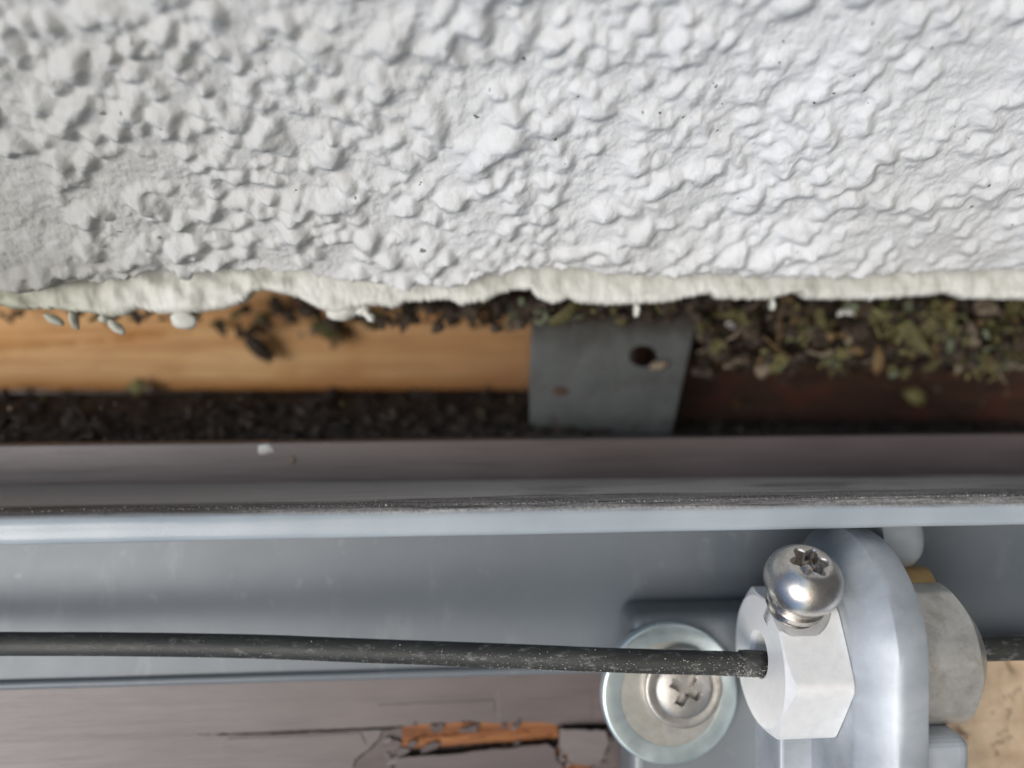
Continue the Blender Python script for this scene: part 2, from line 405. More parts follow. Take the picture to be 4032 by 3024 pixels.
def lumps(count, rr, pr, hlo, hhi, add, seed):
    r_ = np.random.default_rng(seed)
    for k in range(count):
        ca, cs = r_.uniform(A0, A1), r_.uniform(-8, SL)
        ic, jc = min(na - 1, int((ca - A0) / CELL)), min(ns - 1, int((cs + 8) / CELL))
        if dens[jc, ic] < r_.uniform(-1.5, 0.35) + 0.25 * min(1, max(0, (ca + 30) / 80)): continue
        right = min(1, max(0, (ca + 30) / 80))
        r = r_.choice(rr, p=pr) * r_.uniform(0.8, 1.25)
        hgt = r * r_.uniform(hlo, hhi) * (1 - 0.30 * right)
        if ca < -46 and 3 < cs < 18 + 0.5 * (-46 - ca): hgt *= 0.2
        el = 1 + r_.uniform(0, 0.3); ang = r_.uniform(0, math.pi)
        R = r * el * 1.35
        i0, i1 = max(int((ca - R - A0) / CELL), 0), min(int((ca + R - A0) / CELL) + 2, na)
        j0, j1 = max(int((cs - R + 8) / CELL), 0), min(int((cs + R + 8) / CELL) + 2, ns)
        if i1 <= i0 or j1 <= j0: continue
        xx = (np.arange(i0, i1) * CELL + A0 - ca)[None, :]; yy = (np.arange(j0, j1) * CELL - 8 - cs)[:, None]
        u = (xx * math.cos(ang) + yy * math.sin(ang)) / (r * el); v = (-xx * math.sin(ang) + yy * math.cos(ang)) / r
        th = np.arctan2(v, u); p1, p2, p3 = r_.uniform(0, 6.28, 3)
        q = np.sqrt(u * u + v * v) / (1 + 0.15 * np.sin(2 * th + p1) + 0.09 * np.sin(3 * th + p3) + 0.05 * np.sin(7 * th + p2))
        prof = np.clip(1 - q ** 2.0, 0, None) ** 0.8 * hgt
        patch = B[j0:j1, i0:i1]
        if add: patch += prof
        else: np.maximum(patch, prof + 0.45 * patch * (prof > 0), out=patch)
lumps(3500, [0.75, 1.05, 1.45], [0.40, 0.42, 0.18], 0.6, 1.2, False, 71)
lumps(4600, [0.4, 0.55, 0.75], [0.45, 0.35, 0.2], 0.4, 0.85, True, 72)
B = np.where(B > 1.5, 1.5 + 0.8 * np.tanh((B - 1.5) / 0.8), B)
for k in range(11):
    B[1:-1, 1:-1] = 0.5 * B[1:-1, 1:-1] + 0.125 * (B[:-2, 1:-1] + B[2:, 1:-1] + B[1:-1, :-2] + B[1:-1, 2:])
soft = np.clip((A0 + np.arange(na) * CELL + 30) / 60, 0, 1)[None, :]
for k in range(4):                                              # the splashes were laid on wetter towards this end
    Bs = B.copy(); Bs[1:-1, 1:-1] = 0.4 * B[1:-1, 1:-1] + 0.15 * (B[:-2, 1:-1] + B[2:, 1:-1] + B[1:-1, :-2] + B[1:-1, 2:])
    B = B + soft * (Bs - B)
H = H + B + 0.07 * vnoise(na, ns, 0.8, 5) + 0.06 * vnoise(na, ns, 0.45, 4) + 0.045 * vnoise(na, ns, 0.33, 6)
for k in range(0):                                            # pinholes left by air bubbles
    i, j = rng.integers(3, na - 4), rng.integers(3, ns - 4)
    H[j - 1:j + 1, i - 1:i + rng.integers(1, 3)] -= rng.uniform(0.3, 0.9)

EDGE = [(-400, 1125), (0, 1127), (140, 1127), (209, 1122), (316, 1107), (475, 1095), (544, 1072), (633, 1062), (700, 1070), (728, 1103), (760, 1085), (791, 1062), (1013, 1060), (1171, 1063), (1266, 1089),
        (1400, 1106), (1571, 1119), (1775, 1122), (1842, 1102), (1910, 1075), (1978, 1086), (2046, 1053), (2249, 1056), (2385, 1075), (2600, 1080), (2791, 1073), (2924, 1080), (3183, 1095), (3409, 1084),
        (3700, 1066), (4032, 1054), (4500, 1050)]
def on_slope(x, y):
    v = CF + CR * ((x - 2016) / FPX) + CU * ((1512 - y) / FPX)
    # plane: h = HE + (DE - d) * tan(BETA)
    t = (HE + DE * math.tan(BETA)) / (v.z + v.y * math.tan(BETA))
    p = v * t
    return p.x, (DE - p.y) / cb
ea, es = zip(*[on_slope(x, y) for x, y in EDGE])
acol = A0 + np.arange(na) * CELL
sedge = np.interp(acol, ea, es) + 0.30 * vnoise(na, 2, 1.1, 21)[0] + 0.22 * vnoise(na, 2, 0.5, 22)[0]
NS = 350
tt = np.linspace(0, 1, NS)
Sg = sedge[None, :] + tt[:, None] * (SL - 0.5 - sedge)[None, :]
jf = np.clip((Sg + 8) / CELL, 0, ns - 2); j0 = jf.astype(int); fr = jf - j0
cols = np.arange(na)[None, :].repeat(NS, 0)
Hs = H[j0, cols] * (1 - fr) + H[j0 + 1, cols] * fr
Hs = Hs * np.clip(0.35 + (Sg - sedge[None, :]) / 1.2, 0, 1)      # worn thin at the broken edge
Ag = acol[None, :].repeat(NS, 0)
Dg = DE - Sg * cb - Hs * sb; Hg = HE + Sg * sb - Hs * cb
# broken edge turning back into the wall
sk = [(0.25, 0.5), (0.9, 1.2), (1.6, 2.4), (2.2, 6.0)]
rows_d, rows_h = [], []
for q, (dd, hh) in enumerate(reversed(sk)):
    rows_d.append(Dg[0] + dd + 0.12 * vnoise(na, 2, 0.7, 30 + q)[0]); rows_h.append(Hg[0] + hh + 0.1 * vnoise(na, 2, 0.6, 40 + q)[0])
Dg = np.vstack([np.array(rows_d), Dg]); Hg = np.vstack([np.array(rows_h), Hg]); Ag = np.vstack([Ag[:4], Ag])
NR = NS + 4
verts = np.stack([Ag, Dg, Hg], -1).reshape(-1, 3)
wall = thing('rendered_wall', 'white roughcast wall with knobbly splashed render and a ragged edge', 'wall', (0, DE, 20))
me = bpy.data.meshes.new('render_coat')
idx = np.arange(NR * na).reshape(NR, na)
quads = np.stack([idx[:-1, :-1], idx[:-1, 1:], idx[1:, 1:], idx[1:, :-1]], -1).reshape(-1, 4)
vloc = (verts - np.array((0, DE, 20))) * MM
me.vertices.add(len(vloc)); me.vertices.foreach_set('co', vloc.astype(np.float32).ravel())
me.loops.add(quads.size); me.loops.foreach_set('vertex_index', quads.astype(np.int32).ravel())
me.polygons.add(len(quads)); me.polygons.foreach_set('loop_start', (np.arange(len(quads)) * 4).astype(np.int32))
me.polygons.foreach_set('use_smooth', np.ones(len(quads), dtype=bool))
me.update(calc_edges=True); me.validate()
me.materials.append(RENDER)
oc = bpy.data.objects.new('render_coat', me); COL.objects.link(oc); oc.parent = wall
# body of the wall behind the coat, and the masonry at the back of the gap
prof = [(DE + 3.5, HE + 6.5), (175, HE + 6.5), (175, 260), (DE - (SL - 1) * cb + 3, 260), (DE - (SL - 1) * cb + 3, HE + (SL - 1) * sb + 3)]
v = [(a, d, h) for a in (-190, 190) for d, h in prof]; n = len(prof)
f = [tuple(range(n)), tuple(range(n, 2 * n))] + [(i, (i + 1) % n, n + (i + 1) % n, n + i) for i in range(n)]
mk('masonry', v, f, MASON, wall, smooth=False)
v, f = box(-190, 190, 175.5, 240, -260, 259)
mk('masonry', v, f, MASON, wall, smooth=False)

# mortar strip along the broken edge
TOPS = [(x, y - 14) for x, y in EDGE]
LOWS = [(-400, 1205), (0, 1203), (82, 1221), (190, 1217), (348, 1232), (443, 1251), (500, 1240), (551, 1217), (633, 1236), (759, 1234), (886, 1217), (968, 1190), (994, 1155), (1038, 1143), (1100, 1155), (1171, 1173),
        (1266, 1221), (1329, 1241), (1388, 1218), (1470, 1203), (1558, 1217), (1591, 1193), (1680, 1188), (1775, 1183), (1808, 1203), (1910, 1190), (1964, 1163), (2032, 1143), (2093, 1146), (2113, 1176),
        (2181, 1200), (2242, 1178), (2283, 1197), (2385, 1203), (2480, 1200), (2622, 1193), (2697, 1176), (2794, 1157), (2820, 1180), (3021, 1182), (3111, 1157), (3157, 1152), (3170, 1182), (3442, 1181),
        (3668, 1163), (3726, 1156), (3785, 1178), (4032, 1181), (4500, 1181)]
DS = 111.0
NA2, NT = 1100, 22
aa = np.linspace(-84, 92, NA2)
lo_a, lo_h = zip(*[(p.x, p.z) for p in (px(x, y, DS) for x, y in LOWS)])
up_a, up_h = zip(*[(p.x, p.z) for p in (px(x, y, DS) for x, y in TOPS)])
lo = np.interp(aa, lo_a, lo_h); up = np.interp(aa, up_a, up_h) + 2.0
rag = np.array([-0.35 * max(0, abs(noise.noise(Vector((a * 0.8, 13, 2)))) - 0.25) + 0.16 * noise.noise(Vector((a * 1.1, 3, 0))) + 0.16 * noise.noise(Vector((a * 3.3, 9, 0))) + 0.22 * noise.noise(Vector((a * 1.9, 5, 8))) for a in aa])
vs, fs = [], []
for i in range(NA2):
    for j in range(NT):
        t = j / (NT - 1)
        if t < 0.75:
            k = t / 0.75; h = up[i] + (lo[i] - up[i]) * k + rag[i] * k ** 7
            edge = max(0, (k - 0.86) / 0.14)
            lump = (1 + 1.3 * max(0, min(1, (-15 - aa[i]) / 25))) * 0.30 * noise.noise(Vector((aa[i] * 0.5, h * 0.5, 1))) + 0.22 * abs(noise.noise(Vector((aa[i] * 0.9, h * 0.9, 4)))) + 0.10 * noise.noise(Vector((aa[i] * 2.2, h * 2.2, 2)))
            d = DS - 0.7 - lump + 0.7 * edge ** 2 - 0.5 * k
        else:
            k = (t - 0.75) / 0.25
            h = lo[i] + rag[i] + 2.6 * k ** 1.5; d = DS - 0.35 + 6 * k
        vs.append((aa[i], d, h))
for i in range(NA2 - 1):
    for j in range(NT - 1):
        fs.append((i * NT + j, (i + 1) * NT + j, (i + 1) * NT + j + 1, i * NT + j + 1))
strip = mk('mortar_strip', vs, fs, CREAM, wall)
for i, (x, y, rx, rz, rot, rr) in enumerate([(722, 1262, 50, 34, -0.2, 0.2), (212, 1258, 42, 16, -0.5, 0.3), (292, 1258, 14, 40, 0.2, 0.3), (458, 1288, 40, 17, -0.7, 0.25), (410, 1255, 20, 16, 0, .3), (1452, 1245, 14, 26, 0.9, .6),
                                      (1340, 1222, 62, 40, 0, 0.2), (1430, 1226, 26, 20, 0, .5), (2505, 1222, 13, 26, 0, .3), (3040, 1200, 9, 24, 0, .4)]):
    p = px(x, y, DS + 0.3); s = DS / FPX
    v, f = blob(p, 1.0, i + 3, 10, rr, (rx * s, 1.0, rz * s), rot)
    mk('drip', v, f, CREAM, strip)

# ---------------------------------------------------------------- gap: boards, dirt, anchor
pb = px(2120, 1540, 150); pl = px(-700, 1540, 150)
board = thing('pine_board', 'pale pine board inside the gap, lying left of the metal anchor', 'board', (pl.x, 150, 4))
nA, nH = 260, 40
v, f = [], []
for i in range(nA + 1):
    a = pl.x + (pb.x - pl.x) * i / nA
    for j in range(nH + 1):
        h = -1.15 + 22 * j / nH + (0.25 * noise.noise(Vector((a * 0.12, 0, 3))) if j == 0 else 0)
        xx, yy = a / 150 * FPX, 0
        ln = 4.5 + (a + 98) * 0.105                                  # a split running along the grain
        d = 150 + 0.25 * noise.noise(Vector((a * 0.03, h * 0.8, 0))) + (0.9 if h > ln else 0) * max(0, min(1, (-30 - a) / 25)) - 0.5 * math.exp(-((h - ln) / 0.35) ** 2) * max(0, min(1, (-40 - a) / 20))
        if j == 0: d += 0.8
        v.append((a, d, h))
for i in range(nA):
    for j in range(nH):
        k = i * (nH + 1) + j; f.append((k, k + nH + 1, k + nH + 2, k + 1))
b0 = len(v)
v2, f2 = box(pl.x, pb.x, 151.4, 168, -1.0, 20.8)
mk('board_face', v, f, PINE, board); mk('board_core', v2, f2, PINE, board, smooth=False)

q0, q1 = px(2560, 1700, 152).x, px(4700, 1700, 152).x
dboard = thing('dark_board', 'dark reddish brown board at the back of the gap, right of the metal anchor', 'board', (q0, 152, 4))
v, f = box(q0, q1, 152, 168, -12, 21); bevel(mk('board_body', v, f, DARKWOOD, dboard, smooth=False), 0.6)

# dirt filling the bottom of the gap
v, f = [], []
nA, nD = 300, 40
for i in range(nA + 1):
    a = -105 + 215 * i / nA
    for j in range(nD + 1):
        t = j / nD; d = 117.5 + 34 * t; h = -9.6 + 8.3 * t
        if a > 24: h -= (t * 6.0) * min(1, (a - 24) / 4)
        h += 1.3 * noise.noise(Vector((a * 0.22, d * 0.22, 0))) + 0.8 * noise.noise(Vector((a * 0.6, d * 0.6, 4))) + 0.4 * noise.noise(Vector((a * 1.6, d * 1.6, 7)))
        h = min(h, -8.6 + 7.0 * t if a < 24 else -7)
        v.append((a, d, h))
for i in range(nA):
    for j in range(nD):
        k = i * (nD + 1) + j; f.append((k, k + nD + 1, k + nD + 2, k + 1))
parts = [(v, f)]
rnd = random.Random(5)
for k in range(420):
    a = rnd.uniform(-100, 105); t = rnd.random(); d = 117.5 + 33 * t
    h = -9.2 + 8 * t - (0 if a < 24 else 6 * t) + rnd.uniform(-0.6, 0.5)
    if a < 24: h = min(h, -8.4 + 6.8 * t)
    parts.append(blob((a, d, h), rnd.uniform(0.25, 1.0), k, 4, 0.5, (1, rnd.uniform(.6, 1), rnd.uniform(.4, .9)), rnd.uniform(0, 3)))
for k in range(110):
    a = rnd.uniform(-100, 22) if rnd.random() < 0.75 else rnd.uniform(-100, -55); t = rnd.uniform(0.05, 1); d = 117.5 + 33 * t
    parts.append(blob((a, d, -9.6 + 7.4 * t + rnd.uniform(-0.4, 0.2)), rnd.uniform(0.7, 1.7), k, 7, 1.0, (1.2, 0.9, 0.75), rnd.uniform(0, 3)))
v, f = join(parts)
dirt = mk('dirt', v, f, DIRT, loc=(0, 125, -8)); tag(dirt, 'black crumbly dirt packed below the pine board', 'dirt', None, 'stuff')

# galvanised frame anchor
DA = 127.0
anchor = thing('frame_anchor', 'grey galvanised steel anchor strap with a round hole, bridging the gap', 'anchor strap', (px(2380, 1700, DA).x, DA, -8))
out = pxpoly([(2088, 1715), (2086, 1500), (2094, 1300), (2094, 1120), (2752, 1120), (2748, 1245), (2735, 1300), (2690, 1500), (2642, 1715)], DA)
def circ(cx, cy, rx, ry, n=24): return [(cx + rx * math.cos(2 * math.pi * i / n), cy + ry * math.sin(2 * math.pi * i / n)) for i in range(n)]
c1, c2 = px(2535, 1402, DA), px(2203, 1542, DA)
v, f = poly([out, circ(c1.x, c1.z, 2.4, 1.75)], DA, 1.6, 0.12)
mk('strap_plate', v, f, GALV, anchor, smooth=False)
lo_l, lo_r = px(2090, 1700, DA), px(2645, 1700, DA)
v, f = box(lo_l.x + 0.1, lo_r.x - 0.1, 118, DA + 1.5, lo_l.z - 1.6, lo_l.z - 0.35); bevel(mk('strap_foot', v, f, GALV, anchor, smooth=False), 0.4)
mk('rust_spot', *blob((c2.x, DA + 0.15, c2.z), 1.0, 4, 8, 0.3, (1.7, 0.35, 0.8)), m_plain('rust', (0.05, 0.028, 0.02), (0.085, 0.045, 0.03), 1.0), anchor)
for i, (x, y, s) in enumerate([(2300, 1240, 3.8)]):
    p = px(x, y, DA - 0.2)
    pts = [blob((p.x + rnd.gauss(0, s), DA - 0.1, p.z + rnd.gauss(0, s * 0.35)), rnd.uniform(0.15, 0.5), k + i * 40, 4, 0.5, (1.4, 0.5, 0.8), rnd.uniform(0, 3)) for k in range(26)]
    o = mk('dirt_crust', *join(pts), UMBER, anchor); o['kind'] = 'stuff'

# ---------------------------------------------------------------- window frame
DF = 113.0
FT = px(2016, 1732, DF).z
frame = thing('window_frame', 'brown painted timber window frame with cracked and peeling paint', 'window frame', (0, DF, -40))
# the dirt sits on a rebate: keep the timber below it
v, f = box(-105, 110, DF + 0.55, 117, -150, FT - 0.15); v = [(a, d, h + (0.0055 * a if h > -30 else 0)) for a, d, h in v]; mk('timber', v, f, TIMBER, frame, smooth=False)
v, f = box(-105, 110, 117.02, 174, -150, -22); mk('timber', v, f, TIMBER, frame, smooth=False)
v, f = box(-104.9, 109.9, DF, DF + 0.5, -30, FT); v = [(a, d, h + (0.0055 * a if h > -20 else 0)) for a, d, h in v]; bevel(mk('paint_layer', v, f, BROWN, frame, smooth=False), 0.35)
v, f = box(-104.9, 109.9, DF + 0.502, 117.3, FT - 0.14, FT - 0.005); v = [(a, d, h + 0.0055 * a) for a, d, h in v]; mk('paint_layer', v, f, BROWN, frame, smooth=False)
sheets = [
    ([(-700, 2560), (2620, 2560), (2620, 2862), (2420, 2866), (2395, 2850), (2200, 2853), (2160, 2850), (2120, 2842), (1960, 2850), (1850, 2840), (1700, 2850), (1610, 2858), (1450, 2866), (1200, 2876), (1000, 2886), (760, 2893), (760, 2896), (-700, 2897)], 0.0, 0.5, 0.035),
    ([(-700, 2880), (500, 2880), (800, 2894), (1000, 2894), (1200, 2886), (1450, 2876), (1508, 2874), (1495, 2905), (1455, 2950), (1400, 2990), (1360, 3120), (1350, 3400), (-700, 3400)], 0.06, 0.4, 0.03),
    ([(1512, 2877), (1612, 2868), (1602, 2902), (1578, 2950), (1556, 2990), (1544, 3060), (1536, 3400), (1354, 3400), (1365, 3110), (1407, 2990), (1462, 2950), (1502, 2908)], -0.55, 0.45, 0.04),
    ([(1585, 2972), (1700, 2964), (1800, 2958), (1900, 2942), (2000, 2935), (2070, 2925), (2150, 2918), (2182, 2935), (2190, 2985), (2215, 3010), (2210, 3400), (1540, 3400), (1550, 3060), (1560, 3000)], -0.25, 0.6, 0.05),
    ([(2200, 2858), (2375, 2855), (2384, 2880), (2380, 2920), (2355, 2985), (2340, 2994), (2262, 2996), (2236, 2980), (2222, 2950), (2200, 2925)], -0.05, 0.5, 0.05),
    ([(2390, 2868), (2640, 2862), (2640, 3400), (2400, 3400), (2380, 3020), (2375, 2985), (2398, 2920)], 0.0, 0.5, 0.03),
    ([(1490, 2775), (1600, 2768), (1800, 2762), (1945, 2755), (1950, 2800), (1850, 2806), (1640, 2812), (1500, 2822)], -0.12, 0.3, 0.05),
    ([(1960, 2720), (2200, 2700), (2330, 2702), (2330, 2822), (2150, 2828), (1965, 2838)], -0.10, 0.3, 0.05),
    ([(900, 2905), (1150, 2898), (1420, 2886), (1440, 2930), (1300, 2960), (1000, 2962), (880, 2940)], -0.08, 0.3, 0.06),
    ([(2235, 3050), (2370, 3040), (2380, 3400), (2228, 3400)], 0.0, 0.5, 0.05)]
for i, (pts, dz, th, amp) in enumerate(sheets):
    op = ragged(pxpoly(pts, DF), 0.5, amp * 3.2, i * 7 + 2)
    curl = {2: lambda a, h: 0.10 * (a + 17), 3: lambda a, h: -0.22 * max(0, h + 55.5), 4: lambda a, h: -0.12 * (a - 7), 7: lambda a, h: 0.02 * (h + 48)}.get(i, lambda a, h: 0.0)
    v, f = poly([op], DF + dz, th, 0.06, 1, curl)
    o = mk('paint_layer' if i < 2 else 'paint_flake', v, f, BROWN, frame, smooth=False)
v, f = poly([ragged(pxpoly([(2640, 2560), (4700, 2560), (4700, 3400), (2640, 3400)], DF), 2, 0.02, 3)], DF, 0.5, 0.05)
mk('paint_layer', v, f, BROWN, frame, smooth=False)
for i, pts in enumerate([[(1590, 2856), (2190, 2836), (2200, 2912), (2000, 2925), (1800, 2942), (1570, 2955)], [(2195, 2925), (2232, 2960), (2240, 3000), (2200, 3010), (2185, 2985)], [(2225, 2998), (2380, 2990), (2385, 3048), (2225, 3052)], [(2375, 2890), (2400, 2868), (2402, 2930), (2378, 2990), (2360, 2990)]]):
    v, f = poly([ragged(pxpoly(pts, DF), 0.4, 0.3, 60 + i)], DF + 0.38, 0.4, 0.03); mk('bare_wood', v, f, ORANGEWOOD, frame, smooth=False)
for k in range(46):                                            # small scales of paint standing off round the bare patch
    x, y = rnd.choice([(rnd.uniform(1560, 2230), 2858 + rnd.gauss(0, 7)), (rnd.uniform(1580, 2200), 2950 - (rnd.uniform(0, 1)) * 30 + rnd.gauss(0, 6)), (rnd.gauss(2225, 18), rnd.uniform(2870, 3040)), (rnd.gauss(1560, 25), rnd.uniform(2890, 3040)), (rnd.gauss(2385, 14), rnd.uniform(2870, 3030))])
    p = px(x, y, DF); r = rnd.uniform(0.25, 0.75); n = 7; rot = rnd.uniform(0, 3); el = rnd.uniform(1, 2.4); tz, tx = rnd.uniform(-.35, .35), rnd.uniform(-.35, .35); rr_ = [rnd.uniform(.55, 1.1) for _ in range(n)]
    v = []
    for th_ in (0, 0.16):
        for q in range(n):
            u, w = r * el * rr_[q] * math.cos(6.283 * q / n), r * rr_[q] * math.sin(6.283 * q / n)
            v.append((p.x + u * math.cos(rot * .25) - w * math.sin(rot * .25), DF - 0.16 + th_ + tz * w + tx * u * 0.4, p.z + u * math.sin(rot * .25) + w * math.cos(rot * .25)))
    f = [tuple(range(n)), tuple(range(n, 2 * n))] + [(q, (q + 1) % n, n + (q + 1) % n, n + q) for q in range(n)]
    mk('paint_scale', v, f, BROWN, frame, smooth=False)
# splinters of wood in the bare patch
for i in range(26):
    x = rnd.uniform(1600, 2160); y = 2868 + rnd.uniform(0, 70) * (1 - (x - 1600) / 560 * 0.45) + 2
    p = px(x, y, DF + 0.4); L = rnd.uniform(1, 4.5)
    pts = [(p.x + L * (k / 5 - .5), p.y + rnd.uniform(-.1, .1), p.z + (k / 5 - .5) * L * 0.05 + rnd.uniform(-.06, .06)) for k in range(6)]
    o = mk('splinter', *tube(pts, rnd.uniform(0.08, 0.22), 5, lambda i, th: [0.2, .8, 1, 1, .7, .2][i]), ORANGEWOOD, frame)

# bare board below the cable end
bb = thing('bare_board', 'weathered tan board with dark flecks below the cable end', 'board', (px(4000, 2800, 104).x, 104, -42))
p0, p1 = px(3500, 2575, 103.5), px(4700, 2575, 103.5)
v, f = [], []
nA, nH = 90, 70
for i in range(nA + 1):
    a = p0.x + (p1.x - p0.x) * i / nA
    for j in range(nH + 1):
        h = p0.z - 55 * j / nH + (0.3 * noise.noise(Vector((a * .4, 1, 1))) if j == 0 else 0)
        n_ = noise.noise(Vector((a * 0.35, h * 0.35, 2))); d = 103.5 + 0.5 * n_ + 0.25 * noise.noise(Vector((a, h, 5)))
        if n_ > 0.42: d += (n_ - 0.42) * 4
        v.append((a, d, h))
for i in range(nA):
    for j in range(nH):
        k = i * (nH + 1) + j; f.append((k, k + nH + 1, k + nH + 2, k + 1))
mk('board_face', v, f, BARE, bb)
v, f = box(p0.x, p1.x, 104.8, 112.9, p0.z - 55, p0.z - 0.4); mk('board_core', v, f, BARE, bb, smooth=False)

# ---------------------------------------------------------------- guide rail
DL = 90.0                                         # front of the lip
HT = px(2016, 1985, DL).z                          # top of the lip's front edge
HB = px(2016, 2655, 110.5).z                       # lower edge of the back
rail = thing('guide_rail', 'blue grey metal channel rail with a dusty projecting lip', 'rail', (0, DL, HT))
def extrude(prof, a0, a1, nseg, wob=0.0):
    v, f = [], []
    n = len(prof)
    for i in range(nseg + 1):
        a = a0 + (a1 - a0) * i / nseg
        for d, h in prof: v.append((a, d + wob * noise.noise(Vector((a * .08, d, h))), h + wob * noise.noise(Vector((a * .1, h, d + 9))) + 0.005 * (a - 30) * (1 if d < 112 and h > -25 else 0)))
    for i in range(nseg):
        for k in range(n): f.append((i * n + k, (i + 1) * n + k, (i + 1) * n + (k + 1) % n, i * n + (k + 1) % n))
    f.append(tuple(range(n))); f.append(tuple(range(nseg * n, (nseg + 1) * n)))
    return v, f
def arc(cd, ch, r, t0, t1, n): return [(cd + r * math.cos(math.radians(t0 + (t1 - t0) * i / n)), ch + r * math.sin(math.radians(t0 + (t1 - t0) * i / n))) for i in range(n + 1)]
T = 3.55
lip = [(112.7, HT - 0.05)] + [(DL + 1.9, HT)] + arc(DL + 1.5, HT - 1.5, 1.5, 90, 180, 12) + [(DL - 0.02, HT - 1.9), (DL - 0.03, HT - 2.2)] + arc(DL + 0.9, HT - T + 0.9, 0.9, 180, 270, 10) + [(DL + 3, HT - T), (112.7, HT - T + 0.3)]
mk('lip', *extrude(lip, -104, 109, 90, 0.05), LIP, rail, auto=35)
back = [(112.7, HT - T + 0.2), (110.5, HT - T + 0.2), (110.5, HB + 1.2)] + arc(110.3, HB + 0.6, 0.62, 110, 255, 10) + [(112.7, HB)]
mk('back_plate', *extrude(back, -104, 109, 60, 0.04), RAIL, rail, auto=35)
parts = []
for k in range(2600):
    a = rnd.triangular(-60, 75, 60); d = DL + abs(rnd.gauss(0, 2.2)) + 0.8
    if rnd.random() < 0.1: a = rnd.uniform(-95, 95); d = rnd.uniform(DL + 1, 111)
    r = rnd.uniform(0.03, 0.09) * (2 if rnd.random() < 0.03 else 1)
    parts.append(blob((a, d, HT + r * 0.3 + 0.005 * (a - 30)), r, k, 2, 0.5))
o = mk('dust', *join(parts), DUST, rail); o['kind'] = 'stuff'

# ---------------------------------------------------------------- cable holder
NC = px(2962, 2600, 93)                            # nut axis near its open end
CD, CH = 93.0, NC.z
NA0, NA1 = NC.x + 0.8, NC.x + 8.3
bracket = thing('cable_bracket', 'light blue grey plastic bracket lug holding the hexagonal clamp', 'bracket', (NA1, 104, CH - 8))
def stadium(cd, ch, r, foot, n=26):
    """outline round the cable hole, open downwards to 'foot'"""
    p = [(cd - r, ch + foot)] + [(cd - r, ch + foot * (1 - k / 6)) for k in range(1, 6)]
    p += [(cd + r * math.cos(math.radians(180 - 180 * i / n)), ch + r * math.sin(math.radians(180 - 180 * i / n))) for i in range(n + 1)]
    p += [(cd + r, ch + foot)]
    return p
LA, LB = NA1 + 0.05, NA1 + 7.2
LR = 13.3
lugc = (CD + 1.8, CH + 2.6)
secs = [(LA, LR - 3.4), (LA + 0.2, LR - 3.0), (LA + 3.0, LR - 0.45), (LA + 3.5, LR - 0.12), (LA + 4.3, LR), (LB - 0.5, LR - 0.25), (LB - 0.1, LR - 0.4), (LB, LR - 0.7)]
v, f = [], []
for a, r in secs:
    ring = stadium(*lugc, r, -42); n = len(ring)
    v += [(a + 0.06 * noise.noise(Vector((d * .4, h * .4, a))), d + 0.10 * noise.noise(Vector((a * .2, d * .25, h * .25))), h + 0.12 * noise.noise(Vector((a * .2, d * .25, h * .25 + 7)))) for d, h in ring]
for j in range(len(secs) - 1):
    for i in range(n):
        f.append((j * n + i, j * n + (i + 1) % n, (j + 1) * n + (i + 1) % n, (j + 1) * n + i))
f.append(tuple(range(n))); f.append(tuple(range((len(secs) - 1) * n, len(secs) * n)))
mk('lug', v, f, BRKT, bracket, auto=24)
pl0, pl1 = px(2484, 2425, 102.6), px(2484, 3024, 102.6)
v, f = box(pl0.x, LA + 2, 102.6, 110.3, -75, pl0.z); bevel(mk('base_plate', v, f, PLATE, bracket, smooth=False), 1.6, 5)
g0 = px(2995, 2950, 101).x
v, f = box(g0, LA + 1.5, 95, 103.5, -75, CH - 8.8); bevel(mk('shoulder', v, f, BRKT, bracket, smooth=False), 0.6, 4)
# hook on the far side of the lug, and a small boss near its top
k0, k1 = px(3650, 2880, 86), px(3788, 2880, 86)
v, f = box(LB - 1.5, k1.x, 84, 93, -75, k0.z); bevel(mk('hook', v, f, BRKT, bracket, smooth=False), 1.5, 5)
b1 = px(3572, 2165, 96)
v, f = lathe_a([(-6.5, 4.3), (-2.4, 4.3), (-1.5, 4.1), (-0.8, 3.6), (-0.3, 2.8), (-0.08, 1.6), (0, 0)], px(3606, 2170, 98).x, 98.5, px(3600, 2105, 98.5).z, 40); mk('boss', v, f, BRKT, bracket, auto=40)

def hexnut(a0, a1, cd, ch, R, phase, cham0, cham1, r0, slope, hole=0.0, hole_off=0.0, n=120, clip=0.985):
    """hexagonal body along a, chamfered ends; the angle is measured from the viewer upwards"""
    ap = R * math.cos(math.radians(30)); v, f = [], []
    def hexr(t):
        x = (math.degrees(t) - phase) % 60 - 30
        return min(ap / math.cos(math.radians(x)), R * clip)
    rings = []
    def ring(fn_r, fn_a, oc=0.0):
        st = len(v)
        for i in range(n):
            t = 2 * math.pi * i / n; r = fn_r(t)
            v.append((fn_a(t), cd - r * math.cos(t), ch + r * math.sin(t) + oc))
        rings.append(st)
    if hole:
        ring(lambda t: hole * 0.9, lambda t: (a0 + a1) / 2, hole_off); ring(lambda t: hole * 0.95, lambda t: a0 + 1.0, hole_off); ring(lambda t: hole, lambda t: a0 + 0.5, hole_off); ring(lambda t: hole + 0.5, lambda t: a0, hole_off)
    ring(lambda t: r0 * ap, lambda t: a0)
    ring(lambda t: hexr(t), lambda t: a0 + cham0 * max(0, hexr(t) - r0 * ap) * slope)
    ring(lambda t: hexr(t), lambda t: a1 - cham1 * max(0, hexr(t) - r0 * ap) * slope)
    ring(lambda t: r0 * ap, lambda t: a1)
    for s, e in zip(rings[:-1], rings[1:]):
        for i in range(n): f.append((s + i, s + (i + 1) % n, e + (i + 1) % n, e + i))
    f.append(tuple(range(rings[0], rings[0] + n))); f.append(tuple(range(rings[-1], rings[-1] + n)))
    return v, f

